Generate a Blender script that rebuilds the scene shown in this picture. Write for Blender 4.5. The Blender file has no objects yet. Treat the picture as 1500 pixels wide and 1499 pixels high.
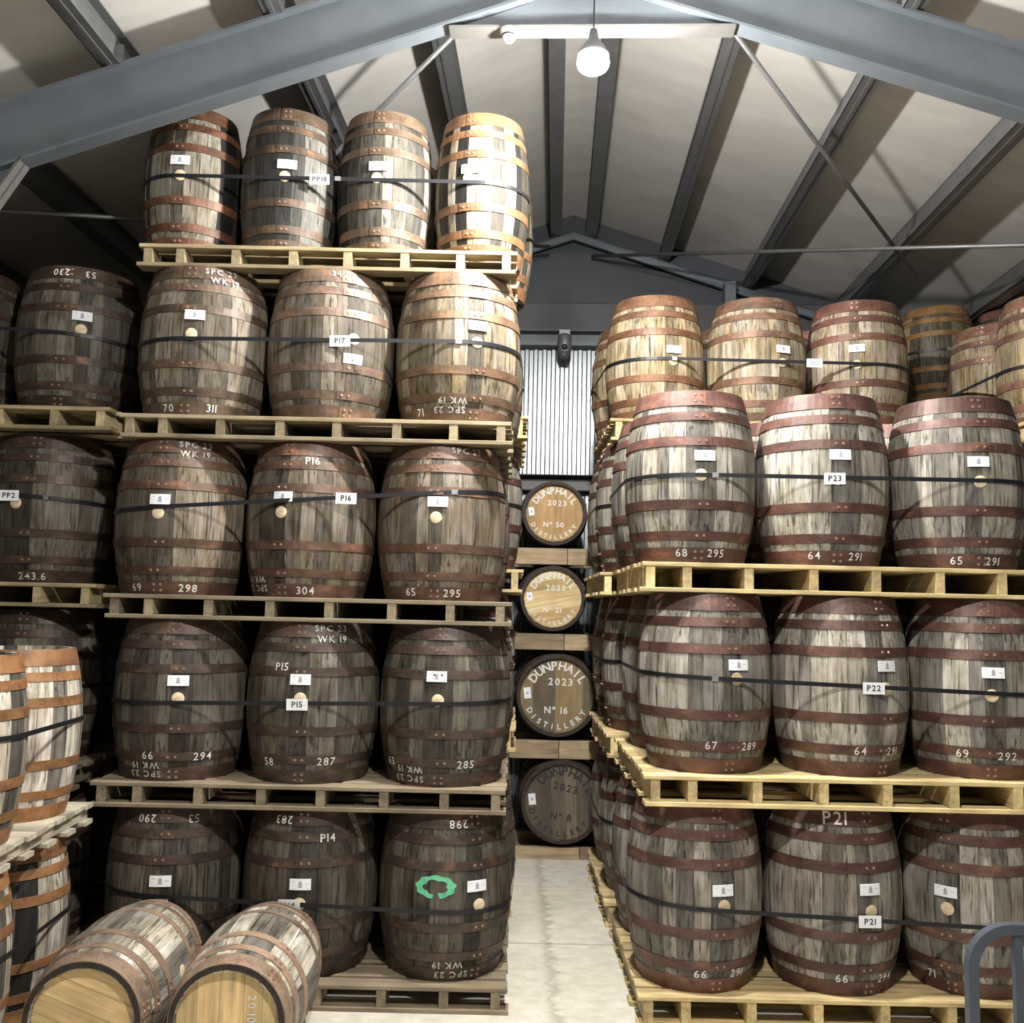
import bpy, math, random
from mathutils import Matrix, Vector

random.seed(7)
scene = bpy.context.scene
COL = scene.collection

# ------------------------------------------------------------------ camera
FPX = 1400.0                       # focal length in pixels of the 1500 px wide frame
PITCH = math.atan(143 / FPX)
ROLL = math.radians(1.3)
CAM_H = 1.98
fw = Vector((0, math.cos(PITCH), math.sin(PITCH)))
r0 = Vector((1, 0, 0))
u0 = r0.cross(fw)
rt = r0 * math.cos(ROLL) + u0 * math.sin(ROLL)
up = -r0 * math.sin(ROLL) + u0 * math.cos(ROLL)
cam_data = bpy.data.cameras.new('camera')
cam_data.sensor_fit = 'HORIZONTAL'
cam_data.sensor_width = 36.0
cam_data.lens = 36.0 * FPX / 1500.0
cam_data.clip_start = 0.05
cam_data.clip_end = 200
cam = bpy.data.objects.new('camera', cam_data)
cam.matrix_world = Matrix(((rt.x, up.x, -fw.x, 0), (rt.y, up.y, -fw.y, 0),
                           (rt.z, up.z, -fw.z, CAM_H), (0, 0, 0, 1)))
COL.objects.link(cam)
scene.camera = cam

# ------------------------------------------------------------------ world, exposure, lamp strengths
world = bpy.data.worlds.new('world')
scene.world = world
world.use_nodes = True
bgn = world.node_tree.nodes['Background']
bgn.inputs[0].default_value = (0.93, 0.96, 1.0, 1)
bgn.inputs[1].default_value = 0.12          # added soft fill, enters where the unseen end has no wall
scene.view_settings.view_transform = 'Standard'
scene.view_settings.look = 'None'
scene.view_settings.exposure = 0.7
scene.view_settings.gamma = 1.0
scene.view_settings.use_curve_mapping = False
LAMP_EMISSION = 2150.0                       # lamp that hangs in the picture
BR = math.radians(2.66)                     # the shed is turned a little against the stacks

# ------------------------------------------------------------------ helpers
def link(o):
    COL.objects.link(o)
    return o

def mesh(name, verts, faces, mats=(), mat_idx=None, smooth=False):
    me = bpy.data.meshes.new(name)
    me.from_pydata(verts, [], faces)
    for m in mats:
        me.materials.append(m)
    if mat_idx:
        me.polygons.foreach_set('material_index', mat_idx)
    if smooth:
        me.polygons.foreach_set('use_smooth', [True] * len(faces))
    me.update()
    return me

def put(name, me, parent=None, loc=(0, 0, 0), rot=(0, 0, 0), color=None):
    o = bpy.data.objects.new(name, me)
    if parent is not None:
        o.parent = parent
    o.location = loc
    o.rotation_euler = rot
    if color is not None:
        o.color = color
    return link(o)

def tag(o, label=None, cat=None, group=None, kind=None):
    if label:
        o['label'] = label
    if cat:
        o['category'] = cat
    if group:
        o['group'] = group
    if kind:
        o['kind'] = kind
    return o

def thing(name, label, cat, loc=(0, 0, 0), rot=(0, 0, 0), group=None):
    return tag(put(name, None, None, loc, rot), label, cat, group)

class MB:
    """collects boxes, prisms, tubes into one mesh"""
    def __init__(self):
        self.v, self.f, self.m = [], [], []
    def add(self, vs, fs, mi=0):
        b = len(self.v)
        self.v += [tuple(x) for x in vs]
        self.f += [tuple(i + b for i in f) for f in fs]
        self.m += [mi] * len(fs)
        return self
    def box(self, x0, x1, y0, y1, z0, z1, mi=0):
        vs = [(x, y, z) for x in (x0, x1) for y in (y0, y1) for z in (z0, z1)]
        fs = [(0, 1, 3, 2), (4, 6, 7, 5), (0, 4, 5, 1), (2, 3, 7, 6), (0, 2, 6, 4), (1, 5, 7, 3)]
        return self.add(vs, fs, mi)
    def prism(self, poly, y0, y1, mi=0):
        n = len(poly)
        vs = [(p[0], y0, p[1]) for p in poly] + [(p[0], y1, p[1]) for p in poly]
        fs = [tuple(range(n)), tuple(range(2 * n - 1, n - 1, -1))]
        fs += [(i, i + n, (i + 1) % n + n, (i + 1) % n) for i in range(n)]
        return self.add(vs, fs, mi)
    def tube(self, pts, r, n=10, mi=0, square=False, cap=True):
        pts = [Vector(p) for p in pts]
        rings = []
        ref = Vector((0, 0, 1))
        for i, p in enumerate(pts):
            d = (pts[min(i + 1, len(pts) - 1)] - pts[max(i - 1, 0)]).normalized()
            a = d.cross(ref)
            if a.length < 0.05:
                a = d.cross(Vector((0, 1, 0)))
            if i == 0:
                a.normalize()
                prev = a
            a = (prev - d * prev.dot(d)).normalized()
            prev = a
            b = d.cross(a)
            ring = []
            for k in range(n):
                t = 2 * math.pi * (k + (0.5 if square else 0)) / n
                ring.append(p + (a * math.cos(t) + b * math.sin(t)) * r)
            rings.append(ring)
        vs = [v for ring in rings for v in ring]
        fs = []
        for i in range(len(pts) - 1):
            for k in range(n):
                fs.append((i * n + k, i * n + (k + 1) % n, (i + 1) * n + (k + 1) % n, (i + 1) * n + k))
        if cap:
            fs.append(tuple(range(n - 1, -1, -1)))
            fs.append(tuple((len(pts) - 1) * n + k for k in range(n)))
        return self.add(vs, fs, mi)
    def lathe(self, prof, n=24, mi=0, c=(0, 0)):
        vs, fs = [], []
        for r, z in prof:
            for k in range(n):
                t = 2 * math.pi * k / n
                vs.append((c[0] + r * math.cos(t), c[1] + r * math.sin(t), z))
        for i in range(len(prof) - 1):
            for k in range(n):
                fs.append((i * n + k, i * n + (k + 1) % n, (i + 1) * n + (k + 1) % n, (i + 1) * n + k))
        return self.add(vs, fs, mi)
    def build(self, name, mats, smooth=False):
        return mesh(name, self.v, self.f, mats, self.m, smooth)

# ------------------------------------------------------------------ materials
def new_mat(name):
    m = bpy.data.materials.new(name)
    m.use_nodes = True
    nt = m.node_tree
    b = nt.nodes['Principled BSDF']
    return m, nt, b

def nd(nt, typ, **kw):
    n = nt.nodes.new(typ)
    for k, v in kw.items():
        setattr(n, k, v)
    return n

def math_node(nt, op, a, b=None, clamp=False):
    n = nd(nt, 'ShaderNodeMath', operation=op, use_clamp=clamp)
    for i, x in enumerate((a, b)):
        if x is None:
            continue
        if isinstance(x, (int, float)):
            n.inputs[i].default_value = x
        else:
            nt.links.new(x, n.inputs[i])
    return n.outputs[0]

def map_range(nt, v, a, b, c, d):
    n = nd(nt, 'ShaderNodeMapRange')
    nt.links.new(v, n.inputs[0])
    for i, x in enumerate((a, b, c, d)):
        n.inputs[i + 1].default_value = x
    return n.outputs[0]

def noise(nt, vec, scale, detail=4.0, rough=0.6):
    mp = nd(nt, 'ShaderNodeMapping')
    mp.inputs['Scale'].default_value = scale
    nt.links.new(vec, mp.inputs['Vector'])
    n = nd(nt, 'ShaderNodeTexNoise')
    n.inputs['Scale'].default_value = 1.0
    n.inputs['Detail'].default_value = detail
    n.inputs['Roughness'].default_value = rough
    nt.links.new(mp.outputs[0], n.inputs['Vector'])
    return n.outputs[0]

def offset_coords(nt):
    tc = nd(nt, 'ShaderNodeTexCoord')
    oi = nd(nt, 'ShaderNodeObjectInfo')
    sc = nd(nt, 'ShaderNodeVectorMath', operation='SCALE')
    cb = nd(nt, 'ShaderNodeCombineXYZ')
    for i, k in enumerate((37.0, 53.0, 71.0)):
        nt.links.new(math_node(nt, 'MULTIPLY', oi.outputs['Random'], k), cb.inputs[i])
    ad = nd(nt, 'ShaderNodeVectorMath', operation='ADD')
    nt.links.new(tc.outputs['Object'], ad.inputs[0])
    nt.links.new(cb.outputs[0], ad.inputs[1])
    return ad.outputs[0], oi

def scaled(nt, col, val):
    n = nd(nt, 'ShaderNodeVectorMath', operation='SCALE')
    nt.links.new(col, n.inputs[0])
    nt.links.new(val, n.inputs['Scale'])
    return n.outputs[0]

def bump(nt, b, h, strength=0.3, dist=0.01):
    n = nd(nt, 'ShaderNodeBump')
    n.inputs['Strength'].default_value = strength
    n.inputs['Distance'].default_value = dist
    nt.links.new(h, n.inputs['Height'])
    nt.links.new(n.outputs[0], b.inputs['Normal'])

def mixcol(nt, fac, a, b):
    n = nd(nt, 'ShaderNodeMix', data_type='RGBA')
    if isinstance(fac, (int, float)):
        n.inputs['Factor'].default_value = fac
    else:
        nt.links.new(fac, n.inputs['Factor'])
    for s, x in (('A', a), ('B', b)):
        sock = [i for i in n.inputs if i.name == s and i.type == 'RGBA'][0]
        if isinstance(x, tuple):
            sock.default_value = x + (1,) if len(x) == 3 else x
        else:
            nt.links.new(x, sock)
    return [o for o in n.outputs if o.type == 'RGBA'][0]

def make_oak():
    """weathered cask oak: object colour = tint, alpha = contrast between staves"""
    m, nt, b = new_mat('cask_oak')
    vec, oi = offset_coords(nt)
    streak = noise(nt, vec, (42, 42, 2.2), 5, .65)
    blotch = noise(nt, vec, (7, 7, 4.5), 4, .6)
    fine = noise(nt, vec, (170, 170, 9), 3, .6)
    black = noise(nt, vec, (70, 70, 3.0), 3, .55)
    v = math_node(nt, 'ADD', math_node(nt, 'MULTIPLY', streak, 1.15), math_node(nt, 'MULTIPLY', blotch, .95))
    v = math_node(nt, 'ADD', v, math_node(nt, 'MULTIPLY', fine, .42))
    v = map_range(nt, v, .88, 1.62, .22, 1.72)
    sm = nd(nt, 'ShaderNodeMapRange', interpolation_type='SMOOTHSTEP')
    nt.links.new(oi.outputs['Random'], sm.inputs[0])
    sm.inputs[1].default_value, sm.inputs[2].default_value = .12, .88
    rnd = math_node(nt, 'SUBTRACT', sm.outputs[0], .5)
    rnd = math_node(nt, 'ADD', math_node(nt, 'MULTIPLY', rnd, oi.outputs['Alpha']), 1.0)
    v = math_node(nt, 'MULTIPLY', v, rnd)
    dark = map_range(nt, black, .565, .65, 1.0, .26)
    v = math_node(nt, 'MULTIPLY', v, dark)
    col = scaled(nt, oi.outputs['Color'], v)
    hsv = nd(nt, 'ShaderNodeHueSaturation')
    nt.links.new(col, hsv.inputs['Color'])
    nt.links.new(map_range(nt, blotch, .35, .65, 1.35, .7), hsv.inputs['Saturation'])
    nt.links.new(hsv.outputs[0], b.inputs['Base Color'])
    b.inputs['Roughness'].default_value = .68
    b.inputs['Specular IOR Level'].default_value = .35
    bump(nt, b, math_node(nt, 'ADD', streak, fine), .35, .004)
    return m

def make_rust():
    m, nt, b = new_mat('rusted_hoop_iron')
    vec, oi = offset_coords(nt)
    n1 = noise(nt, vec, (9, 9, 16), 5, .65)
    n2 = noise(nt, vec, (60, 60, 60), 3, .6)
    v = math_node(nt, 'ADD', math_node(nt, 'MULTIPLY', n1, 1.3), math_node(nt, 'MULTIPLY', n2, .5))
    v = map_range(nt, v, .6, 1.2, .45, 1.45)
    col = scaled(nt, oi.outputs['Color'], v)
    col = mixcol(nt, map_range(nt, n1, .58, .72, 0, .55), col, (.30, .13, .055))
    nt.links.new(col, b.inputs['Base Color'])
    b.inputs['Roughness'].default_value = .5
    b.inputs['Metallic'].default_value = .25
    bump(nt, b, n2, .2, .003)
    return m

def make_pine():
    m, nt, b = new_mat('pallet_pine')
    vec, oi = offset_coords(nt)
    grain = noise(nt, vec, (3, 45, 45), 4, .6)
    blot = noise(nt, vec, (5, 9, 9), 3, .5)
    v = math_node(nt, 'ADD', grain, math_node(nt, 'MULTIPLY', blot, .8))
    v = map_range(nt, v, .6, 1.2, .55, 1.35)
    rnd = math_node(nt, 'ADD', math_node(nt, 'MULTIPLY', math_node(nt, 'SUBTRACT', oi.outputs['Random'], .5), .45), 1.0)
    col = scaled(nt, oi.outputs['Color'], math_node(nt, 'MULTIPLY', v, rnd))
    nt.links.new(col, b.inputs['Base Color'])
    b.inputs['Roughness'].default_value = .8
    bump(nt, b, grain, .25, .004)
    return m

def make_headwood():
    m, nt, b = new_mat('cask_head_oak')
    vec, oi = offset_coords(nt)
    grain = noise(nt, vec, (45, 2.5, 20), 5, .6)
    blot = noise(nt, vec, (6, 5, 5), 3, .5)
    v = math_node(nt, 'ADD', grain, math_node(nt, 'MULTIPLY', blot, .7))
    v = map_range(nt, v, .6, 1.1, .65, 1.3)
    rnd = math_node(nt, 'ADD', math_node(nt, 'MULTIPLY', math_node(nt, 'SUBTRACT', oi.outputs['Random'], .5), .35), 1.0)
    col = scaled(nt, oi.outputs['Color'], math_node(nt, 'MULTIPLY', v, rnd))
    nt.links.new(col, b.inputs['Base Color'])
    b.inputs['Roughness'].default_value = .6
    return m

def flat_mat(name, col, rough=.6, metal=0.0, spec=.5, var=0.0, scale=12.0):
    m, nt, b = new_mat(name)
    b.inputs['Roughness'].default_value = rough
    b.inputs['Metallic'].default_value = metal
    b.inputs['Specular IOR Level'].default_value = spec
    tc = nd(nt, 'ShaderNodeTexCoord')
    n = noise(nt, tc.outputs['Object'], (scale,) * 3, 4, .6)
    rgb = nd(nt, 'ShaderNodeRGB')
    rgb.outputs[0].default_value = tuple(col) + (1,)
    nt.links.new(scaled(nt, rgb.outputs[0], map_range(nt, n, .3, .7, 1 - var, 1 + var)), b.inputs['Base Color'])
    return m

def make_concrete():
    m, nt, b = new_mat('worn_concrete')
    tc = nd(nt, 'ShaderNodeTexCoord')
    v = tc.outputs['Object']
    big = noise(nt, v, (1.3, 1.3, 1.3), 5, .6)
    mid = noise(nt, v, (9, 14, 9), 5, .65)
    fin = noise(nt, v, (70, 90, 70), 3, .6)
    s = math_node(nt, 'ADD', math_node(nt, 'MULTIPLY', big, .8), math_node(nt, 'MULTIPLY', mid, .8))
    s = math_node(nt, 'ADD', s, math_node(nt, 'MULTIPLY', fin, .4))
    val = map_range(nt, s, .75, 1.25, .72, 1.15)
    sep = nd(nt, 'ShaderNodeSeparateXYZ')
    nt.links.new(v, sep.inputs[0])
    # a run of old spilt liquid down the middle of the aisle
    wob = math_node(nt, 'MULTIPLY', math_node(nt, 'SUBTRACT', mid, .5), .22)
    dx = math_node(nt, 'ABSOLUTE', math_node(nt, 'ADD', math_node(nt, 'SUBTRACT', sep.outputs[0], .27), wob))
    val = math_node(nt, 'MULTIPLY', val, map_range(nt, dx, .0, .045, .68, 1.0))
    # saw-cut joint across the aisle
    dy = math_node(nt, 'ABSOLUTE', math_node(nt, 'ADD', math_node(nt, 'SUBTRACT', sep.outputs[1], 5.93), math_node(nt, 'MULTIPLY', wob, .2)))
    val = math_node(nt, 'MULTIPLY', val, map_range(nt, dy, .004, .014, .62, 1.0))
    rgb = nd(nt, 'ShaderNodeRGB')
    rgb.outputs[0].default_value = (.60, .565, .49, 1)
    nt.links.new(scaled(nt, rgb.outputs[0], val), b.inputs['Base Color'])
    b.inputs['Roughness'].default_value = .8
    bump(nt, b, mid, .2, .01)
    return m

def make_liner():
    """off-white roof liner sheet with shallow ribs along the slope"""
    m, nt, b = new_mat('roof_liner')
    tc = nd(nt, 'ShaderNodeTexCoord')
    v = tc.outputs['Object']
    w = nd(nt, 'ShaderNodeTexWave', wave_type='BANDS', bands_direction='Y')
    w.inputs['Scale'].default_value = 3.2
    w.inputs['Distortion'].default_value = 0.0
    nt.links.new(v, w.inputs['Vector'])
    n = noise(nt, v, (2, 5, 2), 3, .6)
    rgb = nd(nt, 'ShaderNodeRGB')
    rgb.outputs[0].default_value = (.56, .545, .515, 1)
    val = math_node(nt, 'ADD', map_range(nt, n, .3, .7, .9, 1.08), math_node(nt, 'MULTIPLY', w.outputs['Fac'], .008))
    nt.links.new(scaled(nt, rgb.outputs[0], val), b.inputs['Base Color'])
    b.inputs['Roughness'].default_value = .55
    bump(nt, b, w.outputs['Fac'], .03, .01)
    return m

def emit_mat(name, col, strength):
    m, nt, b = new_mat(name)
    b.inputs['Emission Color'].default_value = tuple(col) + (1,)
    b.inputs['Emission Strength'].default_value = strength
    b.inputs['Base Color'].default_value = (1, 1, 1, 1)
    return m

OAK, RUST, PINE, HEADW = make_oak(), make_rust(), make_pine(), make_headwood()
CONC, LINER = make_concrete(), make_liner()
STEEL = flat_mat('grey_painted_steel', (.105, .122, .138), .5, .0, .5, .10, 5)
GALV = flat_mat('galvanised_steel', (.20, .205, .21), .42, .55, .5, .12, 9)
PALE_STEEL = flat_mat('pale_flange_steel', (.12, .119, .112), .5, 0, .5, .12, 7)
SHEET = flat_mat('corrugated_sheet', (.25, .27, .285), .33, .5, .6, .04, 3)
GABLE = flat_mat('dark_gable_board', (.042, .048, .058), .6, 0, .4, .10, 3)
GABLE2 = flat_mat('grey_gable_board', (.072, .073, .077), .6, 0, .4, .08, 3)
SIDE = flat_mat('side_cladding', (.12, .13, .14), .6, 0, .4, .08, 3)
WHITE = flat_mat('white_plastic', (.75, .74, .70), .4, 0, .5, .02)
DARKP = flat_mat('dark_plastic', (.02, .02, .022), .35, 0, .5, .05)
STRAPM = flat_mat('black_strapping', (.009, .009, .012), .45, 0, .45, .1)
BUCKLE = flat_mat('strap_buckle', (.5, .5, .5), .35, .8, .5, .05)
PAPER = flat_mat('white_paper', (.80, .82, .84), .65, 0, .3, .02)
INK = flat_mat('black_ink', (.03, .03, .035), .7, 0, .3, .05)
GREYINK = flat_mat('grey_ink', (.33, .35, .40), .7, 0, .3, .05)
CHALK = flat_mat('white_chalk', (.72, .71, .67), .9, 0, .2, .15, 60)
STENCIL = flat_mat('worn_stencil_paint', (.50, .49, .45), .9, 0, .2, .45, 70)
GREENP = flat_mat('green_spray_paint', (.12, .50, .27), .7, 0, .3, .25, 40)
CORK = flat_mat('bung_wood', (.62, .50, .33), .75, 0, .3, .25, 60)
CHARRED = flat_mat('black_painted_rim', (.022, .017, .015), .45, 0, .5, .3, 20)
TRUCK = flat_mat('blue_grey_enamel', (.075, .09, .115), .38, .2, .5, .1, 12)
ALU = flat_mat('brushed_aluminium', (.42, .44, .45), .35, .7, .5, .08, 25)
RIMM = flat_mat('dark_chime_end', (.040, .030, .022), .7, 0, .3, .4, 30)
RIVET = flat_mat('rivet_iron', (.34, .22, .15), .4, .5, .5, .2, 40)

# ------------------------------------------------------------------ building
def b_put(name, me, parent=None, loc=(0, 0, 0)):
    """place a mesh given in the shed's own axes"""
    o = put(name, me, parent, loc if parent else b2w(loc), (0, 0, 0) if parent else (0, 0, -BR))
    return o

def b2w(p):
    c, s = math.cos(BR), math.sin(BR)
    return (c * p[0] + s * p[1], -s * p[0] + c * p[1], p[2])

XC, TAN = .12, .335
GABLE_Y, BACK_Y = 9.0, -9.0
XL, XR = -6.4, 6.6
def roof_z(x, apex=5.81):
    return apex - abs(x - XC) * TAN

tag(put('floor', MB().box(-9, 9, -9.5, 10.5, -.15, 0).build('floor', [CONC])), 'worn pale concrete floor of the cask store', kind='structure')
for s, xe in ((-1, XL), (1, XR)):
    mb = MB()
    mb.prism([(XC, 5.81), (xe, roof_z(xe)), (xe, roof_z(xe) + .08), (XC, 5.89)], BACK_Y, GABLE_Y + .1)
    tag(b_put('ceiling', mb.build('ceiling', [LINER])), 'off white ribbed roof liner slope', kind='structure')

# corrugated lower back wall (real ribs), dark boards above
def corrugated(x0, x1, z0, z1, y, pitch=.085, depth=.022):
    v, f = [], []
    n = int((x1 - x0) / pitch)
    prof = []
    for i in range(n):
        a = x0 + i * pitch
        prof += [(a, y), (a + pitch * .38, y), (a + pitch * .52, y - depth), (a + pitch * .86, y - depth)]
    prof.append((x0 + n * pitch, y))
    for x, yy in prof:
        v += [(x, yy, z0), (x, yy, z1)]
    for i in range(len(prof) - 1):
        f.append((2 * i, 2 * i + 2, 2 * i + 3, 2 * i + 1))
    return mesh('corrugated', v, f, [SHEET])
tag(b_put('wall_back', corrugated(XL, XR, 0, 4.52, GABLE_Y)), 'pale grey corrugated metal gable wall', kind='structure')
tag(b_put('wall_gable_band', MB().box(XL, XR, GABLE_Y - .01, GABLE_Y + .1, 4.5, 4.93).build('band', [GABLE2])), 'dark grey board band over the corrugated wall', kind='structure')
mb = MB()
mb.prism([(XL, 4.93), (XR, 4.93), (XC + 2.6, 4.95), (XC, 5.82), (XC - 2.6, 4.95)], GABLE_Y - .02, GABLE_Y + .1)
tag(b_put('wall_gable', mb.build('gable', [GABLE])), 'dark blue grey board filling the top of the gable', kind='structure')
for nm, x in (('wall_left', XL), ('wall_right', XR)):
    tag(b_put(nm, MB().box(x - .06, x + .06, BACK_Y, GABLE_Y + .1, 0, roof_z(x) + .05).build(nm, [SIDE])), 'dark metal clad side wall of the shed', kind='structure')

def rail(label, z0, z1, y0, y1, mat):
    mb = MB()
    mb.box(XL, XR, y1 - .006, y1, z0, z1)
    mb.box(XL, XR, y0, y1, z0, z0 + .006)
    mb.box(XL, XR, y0, y1, z1 - .006, z1)
    mb.box(XL, XR, y0, y0 + .006, z0, z0 + .03)
    o = b_put('sheeting_rail', mb.build('rail', [mat]))
    return tag(o, label, 'rail')
rail('dark steel rail across the gable carrying the security camera', 4.47, 4.62, 8.84, 8.98, STEEL)
rail('pale steel rail low across the corrugated gable wall', 3.09, 3.24, 8.84, 8.98, PALE_STEEL)
# raking angle under the roof at the gable and one gable post
for s in (-1, 1):
    x1 = XC + s * 2.6
    mb = MB().prism([(XC, 5.60), (x1, 5.60 - 2.6 * TAN), (x1, 5.52 - 2.6 * TAN), (XC, 5.52)], 8.86, 8.90)
    mb.prism([(XC, 5.60), (x1, 5.60 - 2.6 * TAN), (x1, 5.585 - 2.6 * TAN), (XC, 5.585)], 8.86, 8.98)
    tag(b_put('gable_raker', mb.build('raker', [STEEL])), 'steel raker under the roof edge at the gable, ' + ('on the striped casks side' if s < 0 else 'on the tan casks side'), 'beam')
mb = MB().box(1.53, 1.63, 8.70, 8.83, 0, 5.06)
tag(b_put('gable_post', mb.build('post', [STEEL])), 'steel post against the gable behind the tan casks', 'post')

# portal frame
def rafter_strip(mb, s, xe, zb, zt, y0, y1, x_from=None):
    xa = XC if x_from is None else x_from
    d0, d1 = abs(xa - XC) * TAN, abs(xe - XC) * TAN
    poly = [(xa, zb - d0), (xe, zb - d1), (xe, zt - d1), (xa, zt - d0)]
    return mb.prism(poly, y0, y1)
FRAME_Y = 4.70
def portal_frame(y, label):
    root = tag(put('portal_frame', None, None, b2w((0, y, 0)), (0, 0, -BR)), label, 'frame')
    for s, xe in ((-1, XL + .1), (1, XR - .1)):
        put('rafter_web', rafter_strip(MB(), s, xe, 5.25, 5.60, -.006, .006).build('web', [STEEL]), root)
        put('rafter_bottom_flange', rafter_strip(MB(), s, xe, 5.24, 5.256, -.05, .05).build('flange', [STEEL]), root)
        put('rafter_top_flange', rafter_strip(MB(), s, xe, 5.595, 5.611, -.05, .05).build('flange', [STEEL]), root)
        # eaves haunch
        xa, xb = XC + s * 2.94, xe
        za, zb = 5.25 - 2.94 * TAN, 5.25 - abs(xe - XC) * TAN
        lo = zb - 1.0
        k = XC + s * 3.20
        put('eaves_haunch', MB().prism([(xa, za), (xb, zb), (xb, lo), (k, za - .42)], -.006, .006).build('haunch', [STEEL]), root)
        put('haunch_flange', MB().prism([(xa, za), (k, za - .42), (k + s * .012, za - .42), (xa + s * .014, za + .006)], -.05, .05).build('flange', [PALE_STEEL]), root)
        put('haunch_flange', MB().prism([(k, za - .42), (xb, lo), (xb, lo + .015), (k, za - .405)], -.05, .05).build('flange', [STEEL]), root)
        put('column', MB().box(xe - .09, xe + .09, -.1, .1, 0, lo + .1).build('column', [STEEL]), root)
        # stiffener plates and bolt rows where the purlins land
        for off in (.86, 1.65, 2.5, 3.35):
            x = XC + s * off
            z = 5.61 - off * TAN
            put('purlin_cleat', MB().box(x - .045, x + .045, -.008, .008, z - .005, z + .14).build('cleat', [GALV]), root)
    xl, xr, zf = -.60, .875, 4.985
    put('apex_haunch_plate', MB().prism([(xl, zf), (xr, zf), (XC, 5.245)], -.006, .006).build('plate', [STEEL]), root)
    put('apex_haunch_flange', MB().box(xl, xr, -.05, .05, zf - .014, zf).build('flange', [PALE_STEEL]), root)
    return root
portal_frame(FRAME_Y, 'grey steel portal frame with apex haunch over the front casks')
portal_frame(FRAME_Y - 6.0, 'grey steel portal frame of the next bay')

# purlins
for s in (-1, 1):
    for i, off in enumerate((.17, .86, 1.65, 2.5, 3.35, 4.2, 5.05, 5.9)):
        x = XC + s * off
        z0 = 5.615 - off * TAN
        z1 = z0 + .185
        mb = MB()
        w = .075
        mb.box(x - .004, x + .004, BACK_Y, GABLE_Y - .03, z0, z1)
        mb.box(x - w / 2 - .02, x + .004, BACK_Y, GABLE_Y - .03, z0, z0 + .005)
        mb.box(x - .004, x + w / 2 + .02, BACK_Y, GABLE_Y - .03, z1 - .012, z1 - .006)
        mb.box(x - w / 2 - .02, x - w / 2 - .015, BACK_Y, GABLE_Y - .03, z0, z0 + .035)
        mb.box(x + .004, x + w / 2 + .02, BACK_Y, GABLE_Y - .03, z0 + .0, z0 + .004)
        mb.box(x - .012, x + .012, BACK_Y, GABLE_Y - .03, z0 - .006, z0 + .002)
        o = b_put('roof_purlin', mb.build('purlin', [GALV]))
        tag(o, ('first', 'second', 'third', 'fourth', 'fifth', 'sixth', 'seventh', 'eighth')[i] + ' steel purlin from the ridge, on the ' + ('striped casks' if s < 0 else 'tan casks') + ' slope', 'purlin', 'roof purlins')

# wind-brace flats in the roof plane
def brace(label, p, q, w=.032, dz=0.0):
    pts = []
    for k in range(2):
        x, y = (p, q)[k]
        pts.append((x, y, 5.45 + dz - abs(x - XC) * TAN))
    o = b_put('brace_rod', MB().tube(pts, w / 2, 6).build('rod', [GALV], True))
    return tag(o, label, 'brace')
brace('steel brace rod running from the apex haunch over the tan casks', (.75, 4.80), (2.72, 7.22))
brace('steel brace rod crossing over the tan casks towards the gable apex', (.30, 8.86), (4.45, 4.85), dz=-.035)
brace('steel brace rod leaving the haunch above the top row of casks', (-.34, 4.80), (-4.1, 8.45))
brace('steel brace rod in the dark roof corner above the cask chalked 230', (-3.82, 4.80), (-.1, 8.6), dz=-.035)

# smoke detector under the haunch flange
x, y, z = -.29, 4.675, 4.9705
root = tag(put('smoke_detector', None, None, b2w((x, y, z))), 'white round smoke detector under the apex haunch flange', 'detector')
put('base', MB().lathe([(0, 0), (.046, 0), (.046, -.018), (.038, -.026)], 24).build('base', [WHITE], True), root)
put('chamber', MB().lathe([(.036, -.026), (.036, -.045), (.024, -.062), (0, -.066)], 24).build('chamber', [WHITE], True), root)
put('vent_slot', MB().lathe([(.0372, -.030), (.0372, -.040)], 24).build('slots', [DARKP], True), root)

# security camera on the gable rail
root = tag(put('security_camera', None, None, b2w((.05, 8.72, 4.40)), (0, 0, -BR)), 'grey security camera hanging from the gable rail', 'camera')
put('bracket', MB().box(-.05, .05, .0, .10, .10, .19).build('bracket', [GALV]), root)
put('body', MB().lathe([(0, .14), (.05, .14), (.065, .12), (.065, -.02), (.055, -.05), (.0, -.05)], 20).build('body', [GALV], True), root)
put('lens', MB().tube([(0, -.05, .01), (0, -.072, .005)], .028, 16).build('lens', [DARKP], True), root)
put('sun_visor', MB().lathe([(.0, -.09), (.04, -.085), (.05, -.05)], 16).build('visor', [GALV], True), root)

# lamps
def hanging_lamp(loc, top_z, label, strength, mat_name, r=.078):
    root = thing('pendant_lamp', label, 'lamp', loc)
    em = emit_mat(mat_name, (1.0, .97, .92), strength)
    dz = top_z - loc[2]
    put('cord', MB().tube([(0, 0, .13), (.004, 0, dz * .6), (0, 0, dz)], .004, 6).build('cord', [DARKP]), root)
    put('lamp_holder', MB().lathe([(1e-4, .17), (.018, .17), (.026, .12), (.06, .075), (.077, .045), (.077, .024), (1e-4, .024)], 20).build('holder', [GALV], True), root)
    prof = [(max(1e-4, r * math.sin(math.pi * k / 12)), -.66 * r * math.cos(math.pi * k / 12)) for k in range(13)]
    put('bulb', MB().lathe(prof, 24).build('bulb', [em], True), root)
    return root
hanging_lamp((.345, 4.40, 4.63), 5.70, 'bright round pendant lamp hanging on a cord in the aisle', LAMP_EMISSION, 'lamp_light')
hanging_lamp((.30, 1.70, 4.66), 5.70, 'bright pendant lamp hanging in the open bay before the stacks', LAMP_EMISSION * .95, 'bay_lamp_light')

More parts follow.
